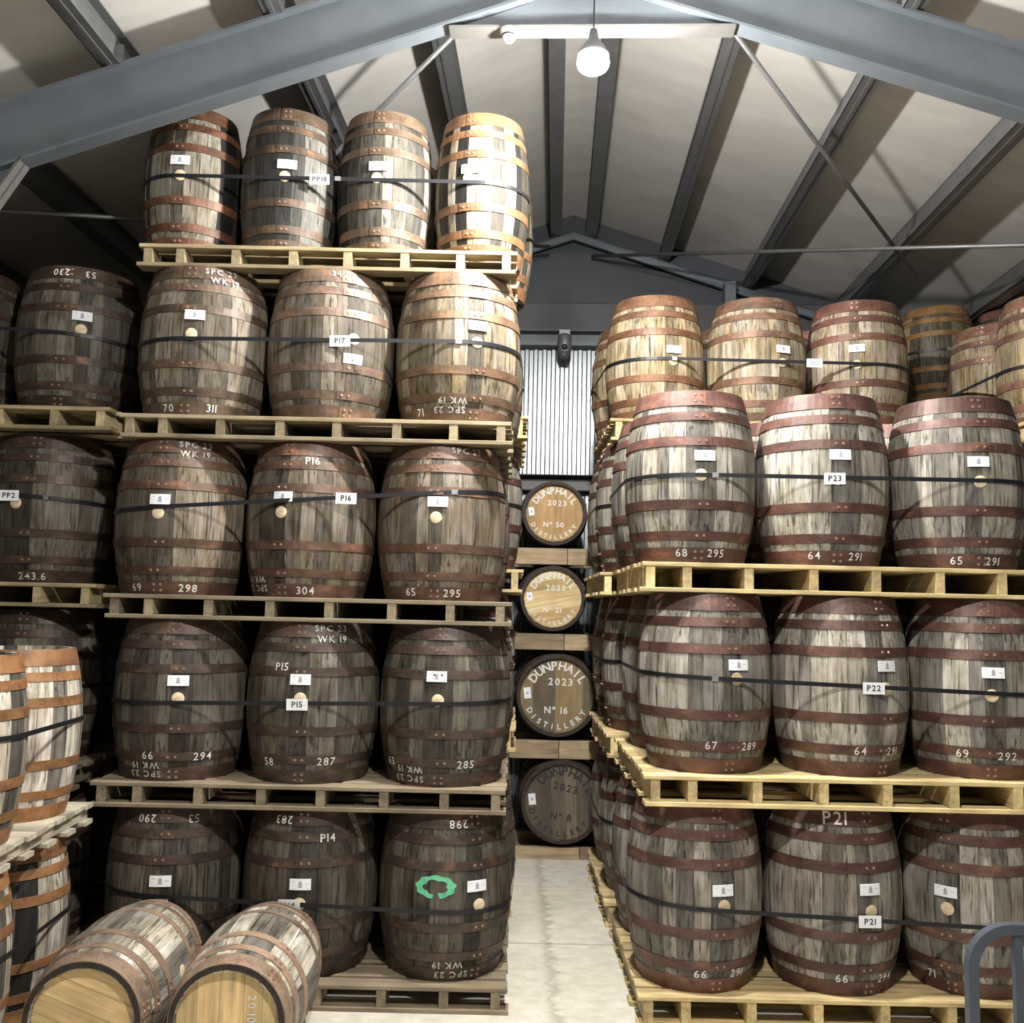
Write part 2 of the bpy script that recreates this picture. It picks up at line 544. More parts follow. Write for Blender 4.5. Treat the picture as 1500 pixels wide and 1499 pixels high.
# ------------------------------------------------------------------ lettering
GLYPH = {}
def load_glyphs(chars, key, offset):
    for ch in chars:
        cu = bpy.data.curves.new('glyph', 'FONT')
        cu.body = ch
        cu.fill_mode = 'FRONT'
        cu.resolution_u = 2
        cu.offset = offset
        ob = bpy.data.objects.new('glyph', cu)
        COL.objects.link(ob)
        dg = bpy.context.evaluated_depsgraph_get()
        me = bpy.data.meshes.new_from_object(ob.evaluated_get(dg))
        vs = [(v.co.x, v.co.y) for v in me.vertices]
        fs = [tuple(p.vertices) for p in me.polygons]
        bpy.data.objects.remove(ob)
        bpy.data.meshes.remove(me)
        bpy.data.curves.remove(cu)
        if vs:
            x0 = min(v[0] for v in vs)
            x1 = max(v[0] for v in vs)
            GLYPH[key, ch] = ([(v[0] - x0, v[1]) for v in vs], fs, x1 - x0)
load_glyphs('0123456789PSCWK.', 'c', .006)
load_glyphs('0123456789PSCWKDUNHAILTERYº', 'b', .022)

def text2d(s, key, size, gap=.16):
    """flat glyph outlines centred on the origin: list of (verts, faces)"""
    out, x = [], 0.0
    for ch in s:
        if ch == ' ':
            x += .38
            continue
        vs, fs, w = GLYPH[key, ch]
        out.append(([(vx + x, vy - .36) for vx, vy in vs], fs))
        x += w + gap
    tot = x - gap
    return [([((vx - tot / 2) * size, vy * size) for vx, vy in vs], fs) for vs, fs in out]

# ------------------------------------------------------------------ casks
def prof_r(T, z):
    t = min(1, max(0, z / T['h']))
    return T['re'] + (T['rb'] - T['re']) * (1 - (2 * t - 1) ** 2)

TYPES = {}
HOOPS = [(0.0, .085), (.125, .178), (.300, .355), (.665, .720), (.815, .868), (.905, 1.0)]
def cask_type(key, h, rb, re, n=26, hoops=HOOPS, seed=1):
    if key in TYPES:
        return TYPES[key]
    T = dict(h=h, rb=rb, re=re, key=key)
    rnd = random.Random(seed)
    w = [rnd.uniform(.7, 1.3) for _ in range(n)]
    tot = sum(w)
    a = 0
    staves = []
    NS = 8
    for wi in w:
        da = 2 * math.pi * wi / tot
        a0, a1 = a + .0009 / rb, a + da - .0009 / rb
        am = (a0 + a1) / 2
        a += da
        v, f, sm = [], [], []
        dr = rnd.uniform(-.0015, .0015)
        for i in range(NS + 1):
            z = h * i / NS
            r = prof_r(T, z) + dr
            for ang in (a0, am, a1):
                rr = r
                v.append((rr * math.sin(ang), -rr * math.cos(ang), z))
        for i in range(NS):
            for k in range(2):
                f.append((i * 3 + k, i * 3 + k + 1, i * 3 + k + 4, i * 3 + k + 3))
                sm.append(True)
        b = len(v)
        for i in range(NS + 1):              # joint faces, 26 mm deep
            z = h * i / NS
            r = prof_r(T, z) + dr
            for ang, rr in ((a0, r), (a0, r - .026), (a1, r), (a1, r - .026)):
                v.append((rr * math.sin(ang), -rr * math.cos(ang), z))
        for i in range(NS):
            p, q = b + i * 4, b + i * 4 + 4
            f += [(p, q, q + 1, p + 1), (p + 2, p + 3, q + 3, q + 2)]
            sm += [False, False]
        p = b + NS * 4                        # chime ends
        f += [(p + 1, p, p + 2, p + 3), (b, b + 1, b + 3, b + 2)]
        sm += [False, False]
        f.append((b + 1, b + 4 * NS + 1, b + 4 * NS + 3, b + 3))
        sm.append(False)
        me = mesh('stave', v, f, [OAK])
        me.polygons.foreach_set('use_smooth', sm)
        staves.append((me, am))
    T['staves'] = staves
    T['hoops'] = [hoop_mesh(T, t0 * h, t1 * h) for t0, t1 in hoops]
    T['hoop_spans'] = [(t0 * h, t1 * h) for t0, t1 in hoops]
    # plain heads for standing casks
    hz = h - .03
    hr = prof_r(T, hz) - .024
    mb = MB().lathe([(1e-4, hz), (hr, hz), (hr, hz - .02), (1e-4, hz - .02)], 28)
    T['head'] = mb.build('head', [HEADW])
    T['head_z'], T['head_r'] = hz, hr
    ro, ri_ = prof_r(T, h) + .0005, prof_r(T, h) - .021
    T['rim'] = MB().lathe([(ro, h - .002), (ro, h + .0015), (ri_ - .001, h + .0015), (hr - .0005, hz + .001)], 48).build('chime_rim', [RIMM], False)
    mb = MB().lathe([(1e-4, .03), (hr, .03), (hr, .05), (1e-4, .05)], 28)
    T['foot'] = mb.build('head', [HEADW])
    # whole stave shell in one mesh for casks nobody can see
    mb = MB()
    for me, _ in staves:
        mb.add([tuple(v.co) for v in me.vertices], [tuple(p.vertices) for p in me.polygons])
    T['shell'] = mb.build('stave_shell', [OAK], False)
    TYPES[key] = T
    return T

def hoop_mesh(T, z0, z1, n=52):
    mb = MB()
    th = .0035
    def ring(z, off):
        r = prof_r(T, z) + off
        return [(r * math.sin(2 * math.pi * k / n), -r * math.cos(2 * math.pi * k / n), z) for k in range(n)]
    rows = [ring(z0, -.002), ring(z0, th), ring(z1, th), ring(z1, -.002)]
    v = [p for rw in rows for p in rw]
    f = []
    for i in range(3):
        for k in range(n):
            f.append((i * n + k, i * n + (k + 1) % n, (i + 1) * n + (k + 1) % n, (i + 1) * n + k))
    mb.add(v, f, 0)
    # overlapped joint: a raised strip and a pair of rivets
    rr = (z1 - z0)
    seg = []
    for k in range(5):
        a = -.14 + .28 * k / 4
        for z, off in ((z0 + .001, th), (z0 + .001, th + .003), (z1 - .001, th + .003), (z1 - .001, th)):
            r = prof_r(T, z) + off
            seg.append((r * math.sin(a), -r * math.cos(a), z))
    fs = []
    for k in range(4):
        for j in range(3):
            fs.append((k * 4 + j, k * 4 + 4 + j, k * 4 + 5 + j, k * 4 + 1 + j))
    fs += [(0, 1, 2, 3), (19, 18, 17, 16)]
    mb.add(seg, fs, 0)
    spots = [(-.055, .5), (.055, .5)] if rr < .06 else [(-.055, .3), (.055, .3), (-.055, .72), (.055, .72)]
    for a, t in spots:
        z = z0 + rr * t
        r = prof_r(T, z) + th + .003
        c = Vector((r * math.sin(a), -r * math.cos(a), z))
        ax = Vector((math.sin(a), -math.cos(a), 0))
        tg = Vector((math.cos(a), math.sin(a), 0))
        vs = []
        for rad, hgt in ((.0085, -.001), (.0065, .004)):
            for k in range(6):
                q = 2 * math.pi * k / 6
                vs.append(c + tg * (rad * math.cos(q)) + Vector((0, 0, 1)) * (rad * math.sin(q)) + ax * hgt)
        fs = [(k, (k + 1) % 6, 6 + (k + 1) % 6, 6 + k) for k in range(6)] + [tuple(range(6, 12))]
        mb.add(vs, fs, 1)
    return mb.build('hoop', [RUST, RIVET])

def wrap_mesh(T, pieces, a0, z0, off, flip, mat, name):
    mb = MB()
    sg = -1 if flip else 1
    for vs, fs in pieces:
        pv = []
        for x, y in vs:
            z = z0 + sg * y
            r = prof_r(T, z) + off
            a = a0 + sg * x / r
            pv.append((r * math.sin(a), -r * math.cos(a), z))
        mb.add(pv, fs)
    return mb.build(name, [mat])

def tag_mesh(T, z0, w=.104, hh=.053):
    key = ('tag', T['key'], round(z0, 2), w)
    if key in TYPES:
        return TYPES[key]
    v, f = [], []
    N = 5
    for k in range(N + 1):
        a = (-w / 2 + w * k / N) / T['rb']
        for off in (.006, .0095):
            for z in (z0 - hh / 2, z0 + hh / 2):
                r = prof_r(T, z) + off
                v.append((r * math.sin(a), -r * math.cos(a), z))
    for k in range(N):
        p, q = k * 4, k * 4 + 4
        f += [(p + 2, q + 2, q + 3, p + 3), (p, p + 1, q + 1, q), (p + 1, p + 3, q + 3, q + 1), (p, q, q + 2, p + 2)]
    f += [(0, 2, 3, 1), (N * 4, N * 4 + 1, N * 4 + 3, N * 4 + 2)]
    card = mesh('cask_label', v, f, [PAPER])
    mb = MB()
    def q(x0, x1, y0, y1, mi):
        vs = []
        for x, y in ((x0, y0), (x1, y0), (x1, y1), (x0, y1)):
            r = prof_r(T, z0 + y) + .0101
            a = x / T['rb']
            vs.append((r * math.sin(a), -r * math.cos(a), z0 + y))
        mb.add(vs, [(0, 1, 2, 3)], mi)
    q(-.008, .008, -.012, .010, 0)
    q(-.005, .005, .010, .016, 0)
    q(-.012, .012, -.014, -.011, 0)
    q(-.040, -.026, .012, .014, 0)
    q(-.040, .040, -.021, -.0195, 0)
    q(.022, .040, .002, .004, 0)
    pr = mb.build('print', [GREYINK])
    TYPES[key] = (card, pr)
    return TYPES[key]

BUNG = MB().lathe([(1e-4, .0032), (.026, .0032), (.031, .0015), (.032, -.001), (.032, -.02)], 20).build('bung', [CORK], True)
BUNG_STAIN = None

def cask(name, T, base, label, wood, hoop, group=None, bung=None, tagpos=None, texts=(), lying=None, detail=2,
         seam=0.0, rotz=0.0, head_col=None, contrast=.5, cat='barrel'):
    """wood, hoop: linear rgb tints. detail 2 = every stave its own part, 0 = hidden cask."""
    if lying is None:
        root = thing(name, label, cat, base, (0, 0, rotz), group)
    else:
        root = thing(name, label, cat, base, lying, group)
    rnd = random.Random(label + str(base))
    srot = rnd.uniform(0, 6.28)
    wc = tuple(wood) + (contrast,)
    if detail == 0:
        put('stave_shell', T['shell'], root, rot=(0, 0, srot), color=wc)
    else:
        for me, am in T['staves']:
            c = wc
            if bung is not None:
                ba = math.asin(max(-.97, min(.97, bung[0] / T['rb'])))
                d = (am + srot - ba + math.pi) % (2 * math.pi) - math.pi
                if abs(d) < .13:
                    c = tuple(x * .50 for x in wood) + (contrast * .5,)
            put('stave', me, root, rot=(0, 0, srot), color=c)
    for k, me in enumerate(T['hoops']):
        j = rnd.uniform(.8, 1.2)
        put('hoop', me, root, rot=(0, 0, seam + rnd.uniform(-.05, .05)), color=(hoop[0] * j, hoop[1] * j, hoop[2] * j, 1))
    hc = head_col or tuple(x * .8 for x in wood)
    put('head', T['head'], root, color=tuple(hc) + (1,))
    if lying is not None:
        put('chime_rim', T['rim'], root)
    if lying is None:
        put('head', T['foot'], root, color=tuple(hc) + (1,))
    if bung is not None:
        x, z = bung
        r = prof_r(T, z)
        a = math.asin(max(-.97, min(.97, x / r)))
        put('bung', BUNG, root, (r * math.sin(a), -r * math.cos(a), z), (math.pi / 2, 0, a))
    if tagpos is not None:
        x, z = tagpos
        r = prof_r(T, z)
        a = math.asin(max(-.97, min(.97, x / r)))
        card, pr = tag_mesh(T, round(z, 2))
        c = put('cask_label', card, root, rot=(0, rnd.uniform(-.0, .0), a))
        put('print', pr, c)
    for s, x, z, st in texts:
        fl = 'f' in st
        big = 'C' in st
        sten = 's' in st
        z = max(.036, min(T['h'] - .03, z))
        r = prof_r(T, z)
        a = math.asin(max(-.97, min(.97, x / r)))
        size = .085 if big else (.046 if sten else .056)
        pc = text2d(s, 'b' if sten else 'c', size, .20 if sten else .16)
        me = wrap_mesh(T, pc, a, z, .0082, fl, STENCIL if sten else CHALK, 'mark')
        o = put('stencilled_mark' if sten else 'chalk_mark', me, root)
        o['label'] = ('worn stencilled lettering ' if sten else 'white chalk marking ') + s
    return root

TH_ = cask_type('hog_left', .82, .351, .290, 27, seed=3)
TR_ = cask_type('hog_right', .89, .348, .280, 26, seed=5)
TA_ = cask_type('slim', .84, .274, .224, 24, seed=9)
TF_ = cask_type('slim_front', .77, .281, .23, 24, seed=11)
TC_ = cask_type('slim_rear', .775, .295, .24, 24, seed=13)
TB_ = cask_type('lying', .83, .28, .236, 24, seed=15)

# tints (linear)
W_DARK = (.088, .075, .057)
W_BROWN = (.150, .112, .075)
W_GREY = (.200, .180, .150)
W_PALE = (.235, .216, .180)
W_TAN = (.290, .225, .140)
W_SLIM = (.235, .200, .150)
W_FRONT = (.270, .250, .215)
H_BROWN = (.125, .062, .036)
H_DARK = (.060, .038, .028)
H_RED = (.105, .053, .041)
H_RUST = (.240, .115, .050)
H_PINK = (.220, .100, .070)

INFO = {
'L11': ((0.038, 0.473), (0.048, 0.372), [('290', -0.059, 0.762, 'cf'), ('53', 0.16, 0.758, 'cf')]),
'L12': ((0.017, 0.466), (0.014, 0.375), [('283', -0.086, 0.769, 'cf'), ('P14', 0.133, 0.687, 'c')]),
'L13': ((0.174, 0.47), (0.19, 0.375), [('298', 0.076, 0.765, 'cf'), ('WK 19', 0.039, 0.085, 'sf'), ('SPC 23', 0.057, 0.036, 'sf')]),
'L21': ((0.086, 0.511), (0.089, 0.419), [('66', -0.052, 0.133, 'c'), ('294', 0.201, 0.125, 'c'), ('WK 19', -0.068, 0.08, 'sf'), ('SPC 23', -0.067, 0.03, 'sf')]),
'L22': ((-0.002, 0.532), (-0.0, 0.433), [('58', -0.155, 0.11, 'c'), ('287', 0.133, 0.118, 'c'), ('P15', -0.101, 0.593, 'c'), ('SPC 23', 0.127, 0.79, 's'), ('WK 19', 0.138, 0.735, 's')]),
'L23': ((-0.026, 0.557), (-0.018, 0.439), [('63', -0.254, 0.117, 'c'), ('285', 0.127, 0.118, 'c'), ('WK 19', -0.156, 0.084, 'sf'), ('SPC 23', -0.156, 0.03, 'sf')]),
'L31': ((-0.001, 0.495), (-0.01, 0.419), [('69', -0.119, 0.032, 'c'), ('298', 0.138, 0.034, 'c'), ('SPC 23', 0.139, 0.79, 's'), ('WK 19', 0.143, 0.74, 's')]),
'L32': ((-0.083, 0.524), (-0.093, 0.438), [('P16', 0.056, 0.714, 'c'), ('304', 0.043, 0.037, 'c'), ('WK 19', -0.228, 0.09, 'sf'), ('SPC 23', -0.222, 0.044, 'sf')]),
'L33': ((0.0, 0.513), (-0.008, 0.427), [('65', -0.13, 0.043, 'c'), ('295', 0.081, 0.04, 'c'), ('SPC 23', 0.137, 0.79, 's')]),
'L41': ((0.048, 0.528), (0.034, 0.426), [('70', -0.08, 0.038, 'c'), ('311', 0.137, 0.044, 'c'), ('SPC 23', 0.148, 0.79, 's'), ('WK 19', 0.171, 0.74, 's')]),
'L42': ((0.171, 0.318), (0.174, 0.429), [('342', 0.082, 0.79, 's')]),
'L43': ((0.12, 0.508), (0.119, 0.418), [('71', -0.173, 0.051, 'c'), ('WK 19', -0.003, 0.106, 'sf'), ('SPC 23', -0.02, 0.057, 'sf')]),
'L51': ((0.01, 0.501), (0.012, 0.415), []),
'L52': ((0.045, 0.494), (0.034, 0.422), []),
'L53': ((-0.004, 0.488), (-0.013, 0.424), []),
'L54': ((-0.055, 0.491), (-0.069, 0.44), []),
'R11': ((0.077, 0.503), (0.087, 0.423), [('66', -0.024, 0.1, 'c'), ('291', 0.157, 0.098, 'c')]),
'R12': ((0.081, 0.518), (0.089, 0.416), [('66', -0.048, 0.094, 'c'), ('294', 0.174, 0.087, 'c'), ('P21', -0.067, 0.845, 'C')]),
'R13': ((-0.226, 0.5), (-0.223, 0.417), [('71', -0.256, 0.08, 'c')]),
'R21': ((0.101, 0.541), (0.096, 0.471), [('67', -0.028, 0.145, 'c'), ('289', 0.166, 0.139, 'c')]),
'R22': ((0.131, 0.554), (0.13, 0.437), [('64', -0.002, 0.134, 'c'), ('291', 0.169, 0.131, 'c')]),
'R23': ((-0.063, 0.527), (-0.07, 0.417), [('69', -0.183, 0.127, 'c'), ('292', 0.008, 0.124, 'c')]),
'R31': ((0.013, 0.542), (-0.005, 0.44), [('68', -0.091, 0.05, 'c'), ('295', 0.078, 0.05, 'c')]),
'R32': ((-0.01, 0.558), (-0.027, 0.435), [('64', -0.122, 0.052, 'c'), ('291', 0.077, 0.049, 'c')]),
'R33': ((-0.037, 0.543), (-0.028, 0.438), [('65', -0.123, 0.042, 'c'), ('291', 0.046, 0.04, 'c')]),
'R41': ((0.079, 0.494), (0.079, 0.409), []),
'R42': ((0.103, 0.514), (0.102, 0.418), []),
'R43': ((-0.111, 0.526), (-0.113, 0.416), []),
'N41': ((0.142, 0.522), (0.142, 0.443), [('230', 0.006, 0.775, 'cf'), ('53', 0.15, 0.775, 'cf')]),
'N31': (None, (-0.035, 0.43), [('243.6', 0.057, 0.036, 'c')]),
}
LABELS = {
'L11': 'dark hogshead chalked 290 upside down, behind the lying casks',
'L12': 'dark hogshead chalked P14 near its top, bottom row by the lying casks',
'L13': 'dark hogshead sprayed with a green ring, bottom of the stack',
'L21': 'dark hogshead chalked 66 and 294 beside stencilled marks at its foot',
'L22': 'dark hogshead chalked P15 and 287, paper code P15 on its strap',
'L23': 'dark hogshead chalked 63 and 285 near its foot',
'L31': 'brown hogshead chalked 69 and 298, paper label just above the strap',
'L32': 'brown hogshead chalked 304 on its bottom hoop',
'L33': 'brown hogshead chalked 65 and 295, beside the rack of painted cask heads',
'L41': 'brown hogshead chalked 70 and 311 on its bottom hoop',
'L42': 'brown hogshead whose paper label sits below the strap',
'L43': 'pale lit hogshead chalked 71, under the top pallet corner',
'L51': 'slim striped cask under the roof beam, rust hoops, end of the top row',
'L52': 'slim dark striped cask beside the PP18 strap code',
'L53': 'slim striped cask between the PP18 code and the brightest cask',
'L54': 'slim cask brightly lit by the lamp, end of the top row',
'R11': 'grey hogshead chalked 66 and 291 on its foot, at the bottom pallet corner',
'R12': 'grey hogshead with large chalked P21 on its top hoop',
'R13': 'grey hogshead chalked 71 behind the hand truck handle',
'R21': 'grey hogshead chalked 67 and 289 at the pallet corner',
'R22': 'grey hogshead chalked 64, beside the P22 strap code',
'R23': 'grey hogshead chalked 69 and 292 near its foot',
'R31': 'grey hogshead chalked 68 and 295 at the upper pallet corner on the aisle',
'R32': 'grey hogshead chalked 64 and 291, behind the P23 strap code',
'R33': 'grey hogshead chalked 65 and 291, shaded on one side by its neighbour',
'R41': 'tan hogshead at the aisle end of the upper rear row',
'R42': 'tan hogshead in the middle of the upper rear row of three',
'R43': 'red hooped tan hogshead, upper rear row, beside a slim dark cask',
}
def jit(c, rnd, a=.08):
    k = 1 + rnd.uniform(-a, a)
    return tuple(x * k for x in c)

# ------------------------------------------------------------------ pallets
BOARD_CACHE = {}
def board(l, w, h):
    k = (round(l, 3), round(w, 3), round(h, 3))
    if k not in BOARD_CACHE:
        c = .003
        mb = MB()
        prof = [(-w / 2 + c, -h / 2), (w / 2 - c, -h / 2), (w / 2, -h / 2 + c), (w / 2, h / 2 - c),
                (w / 2 - c, h / 2), (-w / 2 + c, h / 2), (-w / 2, h / 2 - c), (-w / 2, -h / 2 + c)]
        n = 8
        v = [(-l / 2, a, b) for a, b in prof] + [(l / 2, a, b) for a, b in prof]
        f = [(i, (i + 1) % n, n + (i + 1) % n, n + i) for i in range(n)] + [tuple(range(n - 1, -1, -1)), tuple(range(n, 2 * n))]
        BOARD_CACHE[k] = mb.add(v, f).build('board', [PINE])
    return BOARD_CACHE[k]

P_LEFT = (.215, .172, .108)
P_RIGHT = (.52, .40, .20)
P_GREY = (.42, .38, .29)
def pallet(x0, x1, y0, y1, ztop, H, label, col, group=None, rotz=0.0, bearers=None, ntop=11, nbot=6):
    cx, cy = (x0 + x1) / 2, (y0 + y1) / 2
    W, D = x1 - x0, y1 - y0
    root = thing('pallet', label, 'pallet', (cx, cy, ztop - H), (0, 0, rotz), group)
    rnd = random.Random(label)
    tk = .022
    c4 = lambda c: tuple(c) + (1,)
    bw = .098
    for i in range(ntop):
        y = -D / 2 + bw / 2 + (D - bw) * i / (ntop - 1)
        l = W if i in (0, ntop - 1) else W
        put('deck_board', board(l, bw, tk), root, (rnd.uniform(-.008, .008), y, H - tk / 2), (0, 0, rnd.uniform(-.004, .004)), c4(jit(col, rnd, .15)))
    hb = H - 2 * tk
    if bearers is None:
        fr = [.012, .10, .25, .405, .555, .71, .86, .985] if W > 1.6 else [.02, .26, .5, .74, .98]
    else:
        fr = bearers
    for t in fr:
        x = -W / 2 + .024 + (W - .048) * t
        put('bearer', board(D - .01, .046, hb), root, (x, 0, H / 2), (0, 0, math.pi / 2 + rnd.uniform(-.006, .006)), c4(jit(col, rnd, .2)))
    for i in range(nbot):
        y = -D / 2 + bw / 2 + (D - bw) * i / (nbot - 1)
        put('bottom_board', board(W, bw, tk), root, (rnd.uniform(-.01, .01), y, tk / 2), (0, 0, rnd.uniform(-.004, .004)), c4(jit(col, rnd, .2)))
    return root

# ------------------------------------------------------------------ straps
def hull(pts):
    pts = sorted(set(pts))
    def half(ps):
        out = []
        for p in ps:
            while len(out) > 1 and (out[-1][0] - out[-2][0]) * (p[1] - out[-2][1]) - (out[-1][1] - out[-2][1]) * (p[0] - out[-2][0]) <= 0:
                out.pop()
            out.append(p)
        return out
    a, b = half(pts), half(pts[::-1])
    return a[:-1] + b[:-1]

def strap(centres, T, zbase, zl, zr, label, code=None, code_x=None, w=.021, buckles=()):
    xs = [c[0] for c in centres]
    x0, x1 = min(xs) - T['rb'], max(xs) + T['rb']
    zz = lambda x: zl + (zr - zl) * (x - x0) / (x1 - x0)
    pts = []
    for cx, cy in centres:
        r = prof_r(T, zz(cx) - zbase) + .0045
        for k in range(60):
            a = 2 * math.pi * k / 60
            pts.append((round(cx + r * math.cos(a), 5), round(cy + r * math.sin(a), 5)))
    h = hull(pts)
    cx, cy = sum(p[0] for p in h) / len(h), sum(p[1] for p in h) / len(h)
    v, f = [], []
    n = len(h)
    for i, (x, y) in enumerate(h):
        px, py = h[i - 1]
        qx, qy = h[(i + 1) % n]
        nx, ny = qy - py, -(qx - px)
        l = math.hypot(nx, ny)
        nx, ny = nx / l, ny / l
        for o, dz in ((0, -w / 2), (.0016, -w / 2), (.0016, w / 2), (0, w / 2)):
            v.append((x + nx * o - cx, y + ny * o - cy, zz(x) + dz - zbase))
    for i in range(n):
        j = (i + 1) % n
        for k in range(4):
            f.append((i * 4 + k, j * 4 + k, j * 4 + (k + 1) % 4, i * 4 + (k + 1) % 4))
    root = thing('strap', label, 'strap', (cx, cy, zbase))
    put('band', mesh('band', v, f, [STRAPM]), root)
    fy = min(p[1] for p in h)
    def yfront(x):
        best = None
        for i in range(n):
            (ax, ay), (bx, by) = h[i], h[(i + 1) % n]
            if min(ax, bx) <= x <= max(ax, bx) and abs(bx - ax) > 1e-6:
                y = ay + (by - ay) * (x - ax) / (bx - ax)
                best = y if best is None else min(best, y)
        return fy if best is None else best
    if code is not None:
        y = yfront(code_x) - .004
        c = put('paper_code', MB().box(-.054, .054, -.0006, .0006, -.029, .029).build('paper', [PAPER]), root, (code_x - cx, y - cy, zz(code_x) - zbase - .006), (.05, random.uniform(-.02, .02), 0))
        if code:
            c['label'] = 'white paper printed ' + code
            mb = MB()
            for vs, fs in text2d(code, 'b', .040, .14):
                mb.add([(a, -.0016, b + .002) for a, b in vs], fs)
            put('printed_code', mb.build('code', [INK]), c)
        else:
            mb = MB()
            mb.box(-.035, .035, -.0015, -.001, .004, .012)
            mb.box(-.03, .03, -.0015, -.001, -.012, -.004)
            put('printed_code', mb.build('code', [GREYINK]), c)
    for bx in buckles:
        put('buckle', MB().box(-.016, .016, -.004, .0, -w / 2 - .002, w / 2 + .002).build('buckle', [BUCKLE]), root, (bx - cx, yfront(bx) - .002 - cy, zz(bx) - zbase))
    return root

# ------------------------------------------------------------------ front left stack
LX = {1: (-1.745, -1.027, -.31), 2: (-1.765, -1.053, -.337), 3: (-1.82, -1.105, -.385), 4: (-1.747, -1.035, -.322)}
LZ = {1: .125, 2: 1.07, 3: 2.015, 4: 2.96, 5: 3.905}
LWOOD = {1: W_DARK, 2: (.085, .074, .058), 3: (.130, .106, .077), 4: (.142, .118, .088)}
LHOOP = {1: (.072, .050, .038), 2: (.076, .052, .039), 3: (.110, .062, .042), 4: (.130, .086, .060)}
PALX = {1: (-2.07, .03), 2: (-2.09, .005), 3: (-2.09, .005), 4: (-2.07, -.01), 5: (-2.05, -.005)}
PLAB = {1: 'dark weathered pallet on the floor under the P14 row', 2: 'weathered pallet under the P15 row', 3: 'weathered pallet under the P16 row',
        4: 'weathered pallet under the P17 row', 5: 'pallet under the top row of slim striped casks'}
SZ = {1: (.535, .462), 2: (1.462, 1.500), 3: (2.44, 2.60), 4: (3.355, 3.380)}
CODES = {1: ('P14', -1.06), 2: ('P15', -1.065), 3: ('P16', -.86), 4: ('P17', -.925)}
for lv in (1, 2, 3, 4):
    x0, x1 = PALX[lv]
    py = (4.905, 4.935, 4.95, 4.95)[lv - 1]
    pallet(x0, x1, py, py + 1.38, LZ[lv], .125, PLAB[lv], P_LEFT if lv < 4 else (.24, .19, .115))
    rows = []
    for ri, cy in enumerate((5.27, 5.985)):
        for i, x in enumerate(LX[lv]):
            key = f'L{lv}{i + 1}'
            rnd = random.Random(key + str(ri))
            if ri:
                x += .012 * i
            rows.append((x, cy))
            tg, bg, tx = INFO[key]
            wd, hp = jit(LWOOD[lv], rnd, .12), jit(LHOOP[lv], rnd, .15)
            if ri == 0:
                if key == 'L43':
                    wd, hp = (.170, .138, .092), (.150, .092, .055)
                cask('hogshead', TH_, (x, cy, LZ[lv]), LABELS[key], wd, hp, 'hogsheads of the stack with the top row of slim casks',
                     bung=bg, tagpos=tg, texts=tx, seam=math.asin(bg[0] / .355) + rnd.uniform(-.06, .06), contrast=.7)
            else:
                lab = ('dark', 'dark', 'brown', 'brown')[lv - 1] + ' hogshead in the back row, ' + ('floor', 'second', 'third', 'fourth')[lv - 1] + ' level under the striped casks, ' + ('dark stack end', 'middle', 'aisle end')[i]
                cask('hogshead', TH_, (x, cy, LZ[lv]), lab, wd, hp, 'hogsheads of the stack with the top row of slim casks', seam=rnd.uniform(0, 6), contrast=.7)
    z0, z1 = SZ[lv]
    c, cxp = CODES[lv]
    strap(rows, TH_, LZ[lv], z0, z1, f'black strap with the {c} paper code around the hogsheads', c, cxp, buckles=((-.30,) if lv in (3, 4) else ()))
# green ring on the bottom cask
ring = MB()
T = TH_
rg = random.Random(4)
rootL13 = [o for o in COL.objects if o.get('label') == LABELS['L13']][0]
NSEG = 40
for k in range(NSEG):
    a0, a1 = [-1.35 + (2 * math.pi - .36) * q / NSEG for q in (k, k + 1)]
    vs = []
    for a, inner in ((a0, 1), (a0, 0), (a1, 0), (a1, 1)):
        spike = .50 + .16 * abs(math.sin(2.5 * (a + 1.2)))
        rr = (spike if inner else 1.0 + .05 * math.sin(9 * a))
        x, y = .102 * rr * math.cos(a), .055 * rr * math.sin(a)
        z = .471 + y
        r = prof_r(T, z) + .0045
        an = -.028 / .355 + x / r
        vs.append((r * math.sin(an), -r * math.cos(an), z))
    ring.add(vs, [(0, 1, 2, 3)])
o = put('painted_ring', ring.build('ring', [GREENP]), rootL13)
o['label'] = 'green spray painted ring mark'

# top row of slim casks
pallet(PALX[5][0], PALX[5][1], 5.0, 6.28, LZ[5], .125, PLAB[5], (.31, .245, .14))
rows = []
for ri, cy in enumerate((5.33, 5.92)):
    for i, x in enumerate((-1.885, -1.33, -.775, -.215)):
        key = f'L5{i + 1}'
        rnd = random.Random(key + str(ri))
        if ri:
            x += .035
        rows.append((x, cy))
        tg, bg, _ = INFO[key]
        wd = jit(((.120, .107, .083), (.075, .072, .062), (.105, .096, .076), (.125, .108, .080))[i], rnd, .05)
        hp = ((.135, .060, .030), (.105, .070, .045), (.135, .090, .058), (.190, .100, .048))[i]
        if ri == 0:
            cask('slim_cask', TA_, (x, cy, LZ[5]), LABELS[key], wd, hp, 'slim striped casks of the top row', bung=bg, tagpos=tg,
                 seam=math.asin(bg[0] / .28), contrast=1.9)
        else:
            cask('slim_cask', TA_, (x, cy, LZ[5]), 'slim striped cask behind the ' + ('rust hooped end cask', 'dark striped cask', 'third slim cask', 'brightly lit cask')[i] + ' of the top row',
                 wd, hp, 'slim striped casks of the top row', seam=rnd.uniform(0, 6), contrast=1.9)
strap(rows, TA_, LZ[5], 4.315, 4.315, 'black strap with the PP18 paper code around the top slim casks', 'PP18', -1.10, buckles=(-1.0,))

